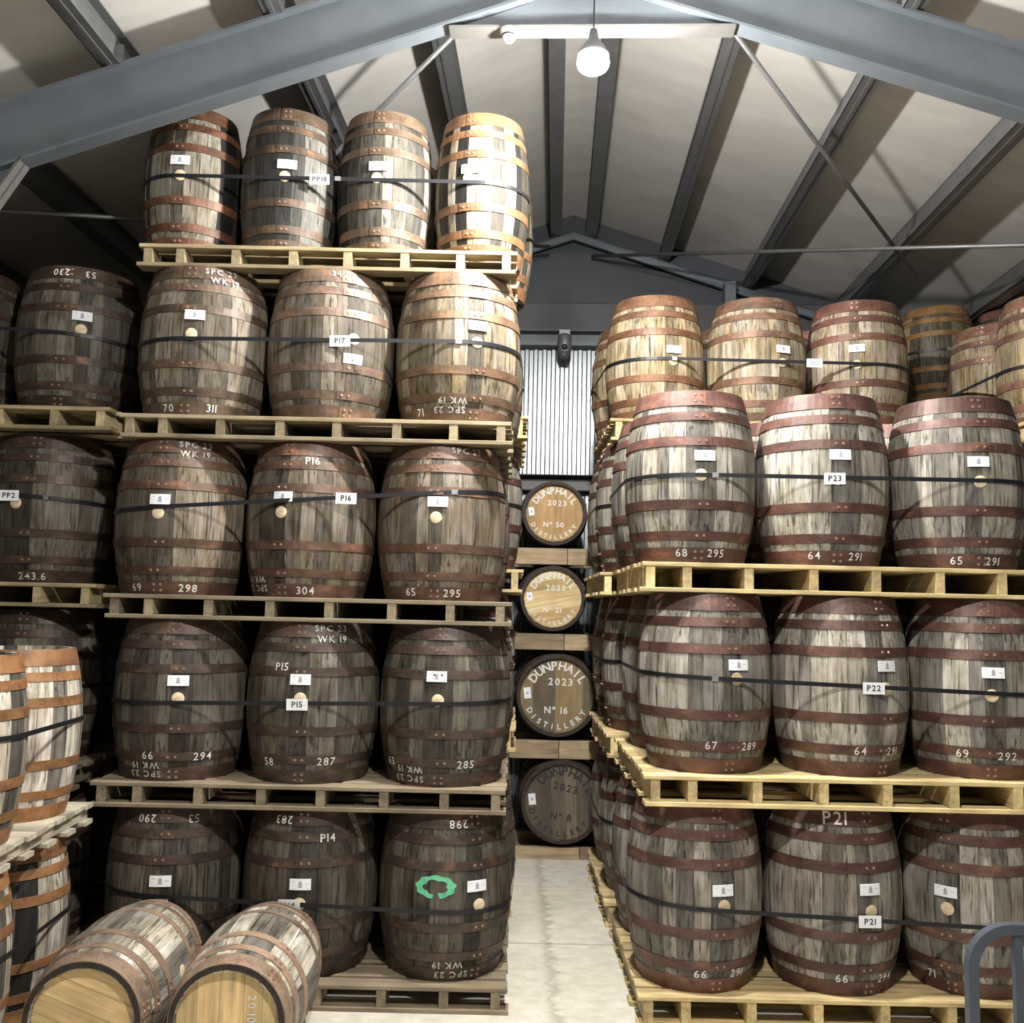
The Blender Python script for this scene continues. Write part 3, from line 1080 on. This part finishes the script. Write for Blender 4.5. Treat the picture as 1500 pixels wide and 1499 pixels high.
# ------------------------------------------------------------------ rear left stack (aisle side)
RZ = {1: .15, 2: 1.20, 3: 2.245, 4: 3.285}
for lv in (1, 2, 3, 4):
    xr = {1: .05, 2: .055, 3: .085, 4: .095}[lv]
    pallet(xr - 2.1, xr, 6.40, 7.78, RZ[lv] if lv < 4 else 3.29, .155, 'pale pallet behind the P16 stack, ' + ('on the floor', 'second from the floor', 'third from floor', 'topmost and empty')[lv - 1], P_RIGHT)
    if lv == 4:
        continue
    rows = []
    for ri, cy in enumerate((6.765, 7.475)):
        for ci, dx in enumerate((-.36, -1.075, -1.79)):
            rows.append((xr + dx, cy))
            rnd = random.Random(lv * 10 + ri + ci * 3)
            lab = 'pale hogshead behind the P16 stack, ' + ('floor', 'second', 'third')[lv - 1] + ' level, ' + ('aisle', 'inner', 'innermost')[ci] + ' column, ' + ('facing the P16 casks' if ri == 0 else 'next to the rack')
            cask('hogshead', TR_, (xr + dx, cy, RZ[lv]), lab, jit(W_PALE, rnd), H_RED, 'hogsheads of the rear left stack', seam=rnd.uniform(0, 6), detail=2 if ci == 0 else 0)
    strap(rows, TR_, RZ[lv], RZ[lv] + .45, RZ[lv] + .45, 'black strap around the hogsheads behind the P16 stack, ' + ('floor level', 'second level', 'third level')[lv - 1])

# ------------------------------------------------------------------ far left stack
NZ = {1: .13, 2: 1.10, 3: 2.065, 4: 3.035}
NX = {1: (-2.68, -3.41), 2: (-2.68, -3.41), 3: (-2.67, -3.40), 4: (-2.57, -3.29)}
for lv in (1, 2, 3, 4):
    xe = {1: -2.28, 2: -2.28, 3: -2.235, 4: -2.215}[lv]
    pallet(xe - 2.1, xe, 5.17, 6.57, NZ[lv], .13, 'pallet of the dark stack, ' + ('on the floor', 'second up', 'third up, under the cask chalked 243.6', 'topmost, under the cask chalked 230')[lv - 1],
           (.44, .35, .19) if lv > 2 else (.20, .165, .11))
    rows = []
    for i, x in enumerate(NX[lv]):
        key = f'N{lv}{i + 1}'
        rnd = random.Random(key)
        rows.append((x, 5.53))
        tg, bg, tx = INFO.get(key, (None, None, []))
        lab = {'N41': 'dark hogshead chalked 230 upside down on its top hoop', 'N42': 'dark hogshead beside the topmost one of the dark stack', 'N31': 'dark hogshead chalked 243.6, PP2 code on its strap',
               'N32': 'dark hogshead beside the strap code on the third level', 'N21': 'dark hogshead behind the orange hooped slim casks, second level', 'N22': 'dark hogshead inside the row, second level of the dark stack',
               'N11': 'dark hogshead behind the orange hooped slim casks, floor level', 'N12': 'dark hogshead inside the row, floor level of the dark stack'}[key]
        cask('hogshead', TH_, (x, 5.53, NZ[lv]), lab, jit((.095, .082, .064), rnd), H_DARK, 'hogsheads of the dark stack', bung=bg, tagpos=tg, texts=tx, seam=.1, contrast=.8)
        cask('hogshead', TH_, (x, 6.24, NZ[lv]), lab.replace('dark hogshead', 'hogshead behind the dark hogshead'), jit((.095, .082, .064), rnd), H_DARK, 'hogsheads of the dark stack', seam=rnd.uniform(0, 6), detail=0)
        rows.append((x, 6.24))
    if lv == 3:
        strap(rows, TH_, NZ[3], 2.60, 2.515, 'black strap with the PP2 paper code', 'PP2', -2.74, buckles=(-2.55,))
    else:
        strap(rows, TH_, NZ[lv], NZ[lv] + .47, NZ[lv] + .40, 'black strap around the dark stack, ' + ('floor level', 'second level', '', 'top level')[lv - 1])

# ------------------------------------------------------------------ orange hooped slim casks at the left edge
FZ = {1: .10, 2: .975}
for lv in (1, 2):
    pallet(-3.15, -2.03, 3.72, 4.87, FZ[lv], .10, 'grey weathered pallet ' + ('on the floor beside the lying casks' if lv == 1 else 'between two levels of orange hooped slim casks'), P_GREY, rotz=.05)
    rows = []
    for i, (x, y) in enumerate(((-2.285, 4.02), (-2.315, 4.60), (-2.865, 4.02), (-2.895, 4.60))):
        rows.append((x, y))
        rnd = random.Random(lv * 7 + i)
        lab = 'black and white striped slim cask, orange hoops, ' + ('lower' if lv == 1 else 'upper') + ' level, ' + ('at the aisle', 'beside the dark hogsheads', 'away from the aisle', 'in the inner corner')[i]
        cask('slim_cask', TF_, (x, y, FZ[lv]), lab, jit((.25, .225, .185), rnd), (.27, .135, .058), 'orange hooped slim casks', seam=rnd.uniform(0, 6), contrast=1.85, detail=2 if i < 2 else 0)
    strap(rows, TF_, FZ[lv], FZ[lv] + .44, FZ[lv] + .44, 'black strap around the ' + ('lower' if lv == 1 else 'upper') + ' orange hooped slim casks')

# ------------------------------------------------------------------ head boards and lettering for casks on their side
def head_boards(root, T, col, n=6, rot=0.0, hand=0, mats=None):
    hz, hr = T['head_z'] + .0035, T['head_r']
    rnd = random.Random(root['label'])
    cuts = [-hr]
    ws = [rnd.uniform(.8, 1.25) for _ in range(n)]
    for w in ws:
        cuts.append(cuts[-1] + 2 * hr * w / sum(ws))
    for i in range(n):
        x0, x1 = cuts[i] + .0009, cuts[i + 1] - .0009
        K = 8
        top, bot = [], []
        for k in range(K + 1):
            x = x0 + (x1 - x0) * k / K
            y = math.sqrt(max(0, hr * hr - x * x))
            top.append((x, y))
            bot.append((x, -y))
        poly = bot + top[::-1]
        m = len(poly)
        z1 = rnd.uniform(0, .0012)
        v = [(x, y, hz + z1) for x, y in poly] + [(x, y, hz - .004) for x, y in poly]
        f = [tuple(range(m))] + [(i_, m + i_, m + (i_ + 1) % m, (i_ + 1) % m) for i_ in range(m)]
        c = col[i % len(col)] if isinstance(col[0], tuple) else col
        put('head_board', mesh('head_board', v, f, [HEADW]), root, rot=(0, 0, rot), color=tuple(jit(c, rnd, .06)) + (1,))
    return hz + .0025

def flat_text(root, s, cx, cy, size, z, mat, rot=0.0, key='b', name='painted_word', gap=.16):
    mb = MB()
    c, sn = math.cos(rot), math.sin(rot)
    for vs, fs in text2d(s, key, size, gap):
        mb.add([(cx + c * a - sn * b, cy + sn * a + c * b, z) for a, b in vs], fs)
    o = put(name, mb.build('word', [mat]), root)
    o['label'] = 'lettering ' + s if s[0] in '2N' else 'arched lettering on the cask head'
    return o

def arc_text(root, s, R, size, z, mat, a_mid, span, inward=False, roll=0.0):
    """letters along a circle; inward = reads along the bottom"""
    mb = MB()
    n = len(s)
    for i, ch in enumerate(s):
        t = (i - (n - 1) / 2) / (n - 1) * span
        a = (a_mid - t if not inward else a_mid + t) + roll
        vs, fs, w = GLYPH['b', ch]
        px, py = R * math.cos(a), R * math.sin(a)
        th = a - math.pi / 2 if not inward else a + math.pi / 2
        c, sn = math.cos(th), math.sin(th)
        pv = []
        for x, y in vs:
            x, y = (x - w / 2) * size, (y - .36) * size
            pv.append((px + c * x - sn * y, py + sn * x + c * y, z))
        mb.add(pv, fs)
    o = put('painted_word', mb.build('word', [mat]), root)
    o['label'] = 'arched lettering on the cask head'
    return o

# two slim casks lying on the floor
HEADPINE = (.62, .45, .22)
for i, (x, yf, yaw, spin, lab) in enumerate((
        (-1.715, 4.045, .03, 1.75, 'slim cask lying on the floor beside the orange hooped casks, plain pale head'),
        (-1.125, 4.055, .02, 2.4, 'slim cask lying on the floor, pale head marked 20.10.23'))):
    # local z runs from the far end to the head that faces the camera
    root = cask('lying_cask', TB_, (x, yf + .83, .281), lab, (.29, .262, .215), (.31, .215, .15), 'slim casks lying on the floor',
                lying=(math.pi / 2, 0, yaw), contrast=1.1, seam=spin, head_col=HEADPINE,
                bung=None)
    a = spin
    r = TB_['rb']
    if i == 0:
        put('bung', BUNG, root, (r * math.sin(a), -r * math.cos(a), .415), (math.pi / 2, 0, a))
    ht = head_boards(root, TB_, HEADPINE, 5, rot=(1.2, 0.0)[i])
    if i == 1:
        flat_text(root, '20.10.23', .095, .02, .048, ht, CHALK, rot=-math.pi / 2, key='c', name='chalk_mark')

# ------------------------------------------------------------------ front right stack
RX = {1: (.982, 1.69, 2.40), 2: (1.036, 1.745, 2.46), 3: (.955, 1.663, 2.387)}
RZF = {1: .15, 2: 1.19, 3: 2.235}
RPX = {1: .655, 2: .68, 3: .66}
RLAB = {1: 'pale yellow pallet on the floor under the P21 row', 2: 'pale yellow pallet under the P22 row', 3: 'pale yellow pallet under the P23 row'}
RSZ = {1: (.575, .490), 2: (1.672, 1.607), 3: (2.674, 2.679)}
RCODE = {1: ('P21', 1.765), 2: ('P22', 1.80), 3: ('P23', 1.62)}
for lv in (1, 2, 3):
    py = (4.79, 4.77, 4.825)[lv - 1]
    pallet(RPX[lv], RPX[lv] + 2.14, py, py + 1.36, RZF[lv], .15, RLAB[lv], P_RIGHT)
    rows = []
    for ri, cy in enumerate((5.12, 5.83)):
        for i, x in enumerate(RX[lv]):
            key = f'R{lv}{i + 1}'
            rnd = random.Random(key + str(ri))
            rows.append((x, cy))
            tg, bg, tx = INFO[key]
            wd = jit({1: W_GREY, 2: (.235, .215, .180), 3: W_PALE}[lv], rnd, .08)
            hp = jit({1: H_RED, 2: H_RED, 3: (.112, .055, .043)}[lv], rnd, .12)
            if ri == 0:
                cask('hogshead', TR_, (x, cy, RZF[lv]), LABELS[key], wd, hp, 'grey hogsheads of the stack by the hand truck', bung=bg, tagpos=tg, texts=tx,
                     seam=math.asin(bg[0] / .352) + rnd.uniform(-.05, .05), contrast=.8)
            else:
                cask('hogshead', TR_, (x, cy, RZF[lv]), 'grey hogshead in the back row of the hand truck stack, ' + ('floor', 'second', 'top')[lv - 1] + ' level, ' + ('aisle end', 'middle', 'far end')[i], wd, hp,
                     'grey hogsheads of the stack by the hand truck', seam=rnd.uniform(0, 6), contrast=.8)
    c, cxp = RCODE[lv]
    strap(rows, TR_, RZF[lv], RSZ[lv][0], RSZ[lv][1], f'black strap with the {c} paper code around the grey hogsheads', c, cxp, buckles=((1.02,) if lv != 1 else ()))

# ------------------------------------------------------------------ rear right stack, four levels
for lv in (1, 2, 3, 4):
    x0 = {1: .64, 2: .64, 3: .585, 4: .655}[lv]
    y0 = {1: 6.25, 2: 6.25, 3: 6.25, 4: 6.33}[lv]
    z = {1: .15, 2: 1.195, 3: 2.235, 4: 3.275}[lv]
    pallet(x0, x0 + 2.14, y0, y0 + 1.38, z, .15, 'pale pallet behind the P22 stack, ' + ('on the floor', 'second level', 'third level beside the rack', 'under the tan hogsheads')[lv - 1], P_RIGHT)
    rows = []
    for ri in range(2):
        cy = y0 + .37 + .71 * ri
        for i in range(3):
            if lv < 4:
                x = x0 + .345 + .71 * i
            else:
                x = (.996, 1.72, 2.44)[i] + (-.04 if ri else 0)
            rows.append((x, cy))
            rnd = random.Random(f'RR{lv}{ri}{i}')
            if lv == 4:
                tg, bg, tx = INFO[f'R4{i + 1}']
                hp = ((.20, .100, .055), (.165, .095, .06), (.145, .068, .05))[i]
                wd = ((.33, .26, .165), (.30, .245, .165), (.27, .22, .15))[i]
                if ri == 0:
                    cask('hogshead', TR_, (x, cy, z), LABELS[f'R4{i + 1}'], wd, hp, 'tan hogsheads of the upper rear row', bung=bg, tagpos=tg, seam=math.asin(bg[0] / .352), contrast=.4)
                else:
                    cask('hogshead', TR_, (x, cy, z), 'tan hogshead directly behind the ' + ('aisle end cask', 'middle cask', 'red hooped cask')[i] + ' of the upper rear row', wd, hp,
                         'tan hogsheads of the upper rear row', seam=rnd.uniform(0, 6), contrast=.4)
            else:
                lab = 'grey hogshead behind the P22 stack, ' + ('floor', 'second', 'third')[lv - 1] + ' level, ' + ('aisle', 'inner', 'innermost')[i] + ' column, ' + ('facing the P22 casks' if ri == 0 else 'next to the rack')
                cask('hogshead', TR_, (x, cy, z), lab, jit(W_PALE, rnd), H_RED, 'grey hogsheads of the rear right stack', seam=rnd.uniform(0, 6), contrast=.5, detail=2 if i == 0 else 0)
    if lv == 4:
        strap(rows, TR_, z, 3.70, 3.69, 'black strap with a small paper code around the tan hogsheads', '', 2.03, buckles=(1.08,))
    else:
        strap(rows, TR_, z, z + .455, z + .455, 'black strap around the hogsheads behind the P22 stack, ' + ('floor level', 'second level', 'third level')[lv - 1])

# ------------------------------------------------------------------ far right stack and the slim casks behind it
for lv in (1, 2, 3, 4):
    z = .135 + 1.02 * (lv - 1) if lv < 4 else 3.225
    pallet(3.20, 5.3, 5.90, 7.32, z, .13, 'pallet beyond the red hooped tan cask, ' + ('on the floor', 'second level', 'third level', 'top level under the tan casks')[lv - 1], P_RIGHT)
    rows = []
    for ri, cy in enumerate((6.26, 6.97)):
        for ci in range(2):
            x = 3.60 + .715 * ci + (.0 if ri == 0 else -.005)
            rows.append((x, cy))
            rnd = random.Random(f'FR{lv}{ri}{ci}')
            lab = 'tan hogshead beyond the red hooped cask, ' + ('floor', 'second', 'third', 'top')[lv - 1] + ' level, ' + ('end' if ci == 0 else 'inner') + ' column, ' + ('crossed by the strap' if ri == 0 else 'before the slim casks')
            cask('hogshead', TR_, (x, cy, z), lab, jit(W_TAN if lv == 4 else W_GREY, rnd), (.19, .10, .07), 'tan hogsheads of the far right stack', seam=-.6 if ri == 0 else rnd.uniform(0, 6), contrast=.4,
                 detail=2 if (lv == 4 and ci == 0) else 0)
    strap(rows, TR_, z, z + .40, z + .40, 'black strap around the hogsheads beyond the red hooped tan cask, ' + ('floor level', 'second level', 'third level', 'top level')[lv - 1])
for lv in range(1, 6):
    z = .12 + .895 * (lv - 1)
    pallet(3.12, 4.46, 7.36, 7.96, z, .12, 'narrow pallet under slim casks at the gable, ' + ('on the floor', 'second level', 'third level', 'fourth level', 'topmost')[lv - 1], P_LEFT, ntop=5, nbot=3)
    for i, x in enumerate((3.45, 4.07)):
        lab = 'slim dark cask with orange hoops near the roof, ' + ('beside the red hooped tan cask' if i == 0 else 'behind the end tan casks') if lv == 5 else \
              'slim dark cask hidden at the gable, ' + ('floor', 'second', 'third', 'fourth', '')[lv - 1] + ' level' + (', first' if i == 0 else ', second')
        cask('slim_cask', TC_, (x, 7.66, z), lab, (.15, .125, .085), (.27, .145, .05) if i == 0 else (.17, .08, .06), 'slim casks at the gable', seam=.3, contrast=1.2, detail=2 if lv == 5 else 0,
             tagpos=(.13, .50) if (lv == 5 and i == 0) else None)
    if lv == 5:
        strap([(3.45, 7.66), (4.07, 7.66)], TC_, z, z + .40, z + .40, 'black strap around the slim casks near the roof', buckles=(3.42,))

# ------------------------------------------------------------------ rack of casks on their sides at the end of the aisle
TK_ = cask_type('rack_slim', .84, .292, .262, 24, [(0.0, .07), (.11, .16), (.30, .345), (.655, .70), (.84, .89), (.93, 1.0)], 21)
TKB_ = cask_type('rack_hog', .86, .362, .325, 27, [(0.0, .07), (.11, .16), (.30, .345), (.655, .70), (.84, .89), (.93, 1.0)], 23)
YR = 7.86
RACK = [  # T, x, z centre, head colours, number, ink, rim colour
    (TKB_, .455, .448, [(.105, .085, .062), (.075, .062, .046), (.11, .088, .062), (.155, .12, .078)], '8', INK, (.060, .046, .036), 'cask head with black lettering, lowest in the rack'),
    (TKB_, .400, 1.290, [(.20, .150, .075), (.125, .095, .055), (.12, .095, .06), (.26, .185, .085)], '16', CHALK, (.050, .036, .028), 'cask head lettered Nº 16 in bold white, in the rack'),
    (TK_, .352, 2.075, [(.60, .46, .24), (.46, .31, .13), (.56, .41, .20)], '21', CHALK, (.050, .036, .028), 'pale golden cask head in faint white lettering, second from the top of the rack'),
    (TK_, .352, 2.778, [(.40, .25, .095), (.34, .20, .075), (.44, .27, .10), (.36, .22, .08)], '50', CHALK, (.018, .014, .012), 'black rimmed golden cask head lettered Nº 50, top of the rack')]
for k, (T, x, zc, hcol, num, ink, rim, lab) in enumerate(RACK):
    for side in (0, -1, 1):
        sp = (.80, .80, .74, .74)[k]
        hb = (.10, .93, 1.785, 2.487)[k]
        zz = zc
        lb = lab if side == 0 else ('unlettered rack cask on the ' + ('striped cask' if side < 0 else 'hand truck') + ' side of the ' + ('black lettered', 'bold white lettered', 'pale golden', 'black rimmed golden')[k] + ' cask')
        root = cask('rack_cask', T, (x + side * sp, YR + T['h'], zz), lb, rim, tuple(q * 1.1 for q in rim), 'casks lying in the rack', lying=(math.pi / 2, 0, 0), contrast=.4,
                    head_col=hcol[0], detail=2 if side == 0 else 0, seam=2.0)
        if side:
            continue
        S = T['head_r'] / .235
        rot = (.05, .0, -1.38, .0)[k]
        zt = head_boards(root, T, hcol, 6, rot=rot)
        rl = (-.22, -.03, -.02, -.03)[k]
        arc_text(root, 'DUNPHAIL', .185 * S, .075 * S, zt, ink, math.pi / 2, 1.95, roll=rl)
        flat_text(root, '2023', .0 + .02 * S, .085 * S, .062 * S, zt, ink, rot=rl, gap=.2)
        flat_text(root, 'Nº ' + num, -.005 * S, -.09 * S, .058 * S, zt, ink, rot=rl * .6)
        arc_text(root, 'DISTILLERY', .192 * S, .048 * S, zt, ink if k != 0 else INK, -math.pi / 2, 2.05, inward=True, roll=rl)
        # paper label stuck on the head
        c = put('cask_label', MB().box(-.022 * S, .022 * S, -.034 * S, .034 * S, 0, .001).build('card', [PAPER]), root, (-.185 * S, .012 * S, zt), (0, 0, .12))
        put('print', MB().box(-.008, .008, -.009, .009, .0012, .0016).build('print', [GREYINK]), c)
# dunnage beams between the levels, in two lengths each
W_BEAM = (.34, .255, .155)
for k, (z0, z1, xj) in enumerate(((.0, .088, .60), (.785, .928, .42), (1.655, 1.785, .45), (2.352, 2.487, .465))):
    for j, (xa, xb) in enumerate(((-.75, xj - .003), (xj + .003, 1.5))):
        for yi, yy in enumerate((YR + .045, YR + .62)):
            if yi and j:
                continue
            if yi:
                xa, xb = -.75, 1.5
            me = board(xb - xa, .07, z1 - z0)
            o = put('dunnage_beam', me, None, ((xa + xb) / 2, yy, (z0 + z1) / 2), (0, 0, 0), tuple(jit(W_BEAM, random.Random(k * 4 + j), .1)) + (1,))
            tag(o, ('rear timber runner' if yi else ('timber runner on the striped cask side' if j == 0 else 'timber runner on the hand truck side')) + ' under the rack cask ' + ('with black lettering', 'lettered Nº 16', 'in pale gold', 'lettered Nº 50')[k], 'beam')

# ------------------------------------------------------------------ hand truck
root = thing('hand_truck', 'blue grey hand truck with looped handle before the grey hogsheads', 'hand truck', (1.74, 3.22, 0))
def loop(x0, x1, z0, zt, rad, y=0.0):
    pts = [(x0, y, z0), (x0, y, (z0 + zt) / 2)]
    for k in range(9):
        a = math.pi - (math.pi / 2) * k / 8
        pts.append((x0 + rad + rad * math.cos(a), y, zt - rad + rad * math.sin(a)))
    for k in range(9):
        a = math.pi / 2 - (math.pi / 2) * k / 8
        pts.append((x1 - rad + rad * math.cos(a), y, zt - rad + rad * math.sin(a)))
    return pts + [(x1, y, (z0 + zt) / 2), (x1, y, z0)]
put('handle_loop', MB().tube(loop(-.222, .222, .06, .985, .125), .0235, 4, square=True).build('loop', [TRUCK]), root)
for x in (-.072, .072):
    put('upright', MB().box(x - .013, x + .013, -.012, .012, .08, .965).build('upright', [TRUCK]), root)
for z in (.25, .45):
    put('crossbar', MB().box(-.21, .21, -.012, .012, z, z + .03).build('crossbar', [TRUCK]), root)
put('back_plate', MB().box(-.145, .20, -.03, -.022, .30, .685).build('plate', [ALU]), root)
put('toe_plate', MB().box(-.22, .22, -.20, .0, .03, .042).build('toe', [TRUCK]), root)
put('axle', MB().tube([(-.26, .07, .11), (.26, .07, .11)], .012, 8).build('axle', [GALV]), root)
for s in (-1, 1):
    w = put('wheel', MB().lathe([(.03, -.02), (.085, -.024), (.108, -.012), (.108, .012), (.085, .024), (.03, .02)], 24).build('wheel', [DARKP], True), root, (s * .27, .07, .11), (0, math.pi / 2, 0))
    put('hub', MB().lathe([(1e-4, -.026), (.03, -.026), (.03, .026), (1e-4, .026)], 16).build('hub', [ALU], True), w)
    put('axle_bracket', MB().box(s * .205 - .006, s * .205 + .006, .0, .09, .07, .15).build('bracket', [TRUCK]), root)
put('chain_hook', MB().tube([(.02, -.028, .86), (.05, -.05, .84), (.04, -.06, .80), (.07, -.05, .77), (.05, -.03, .73)], .012, 8).build('hook', [ALU], True), root)
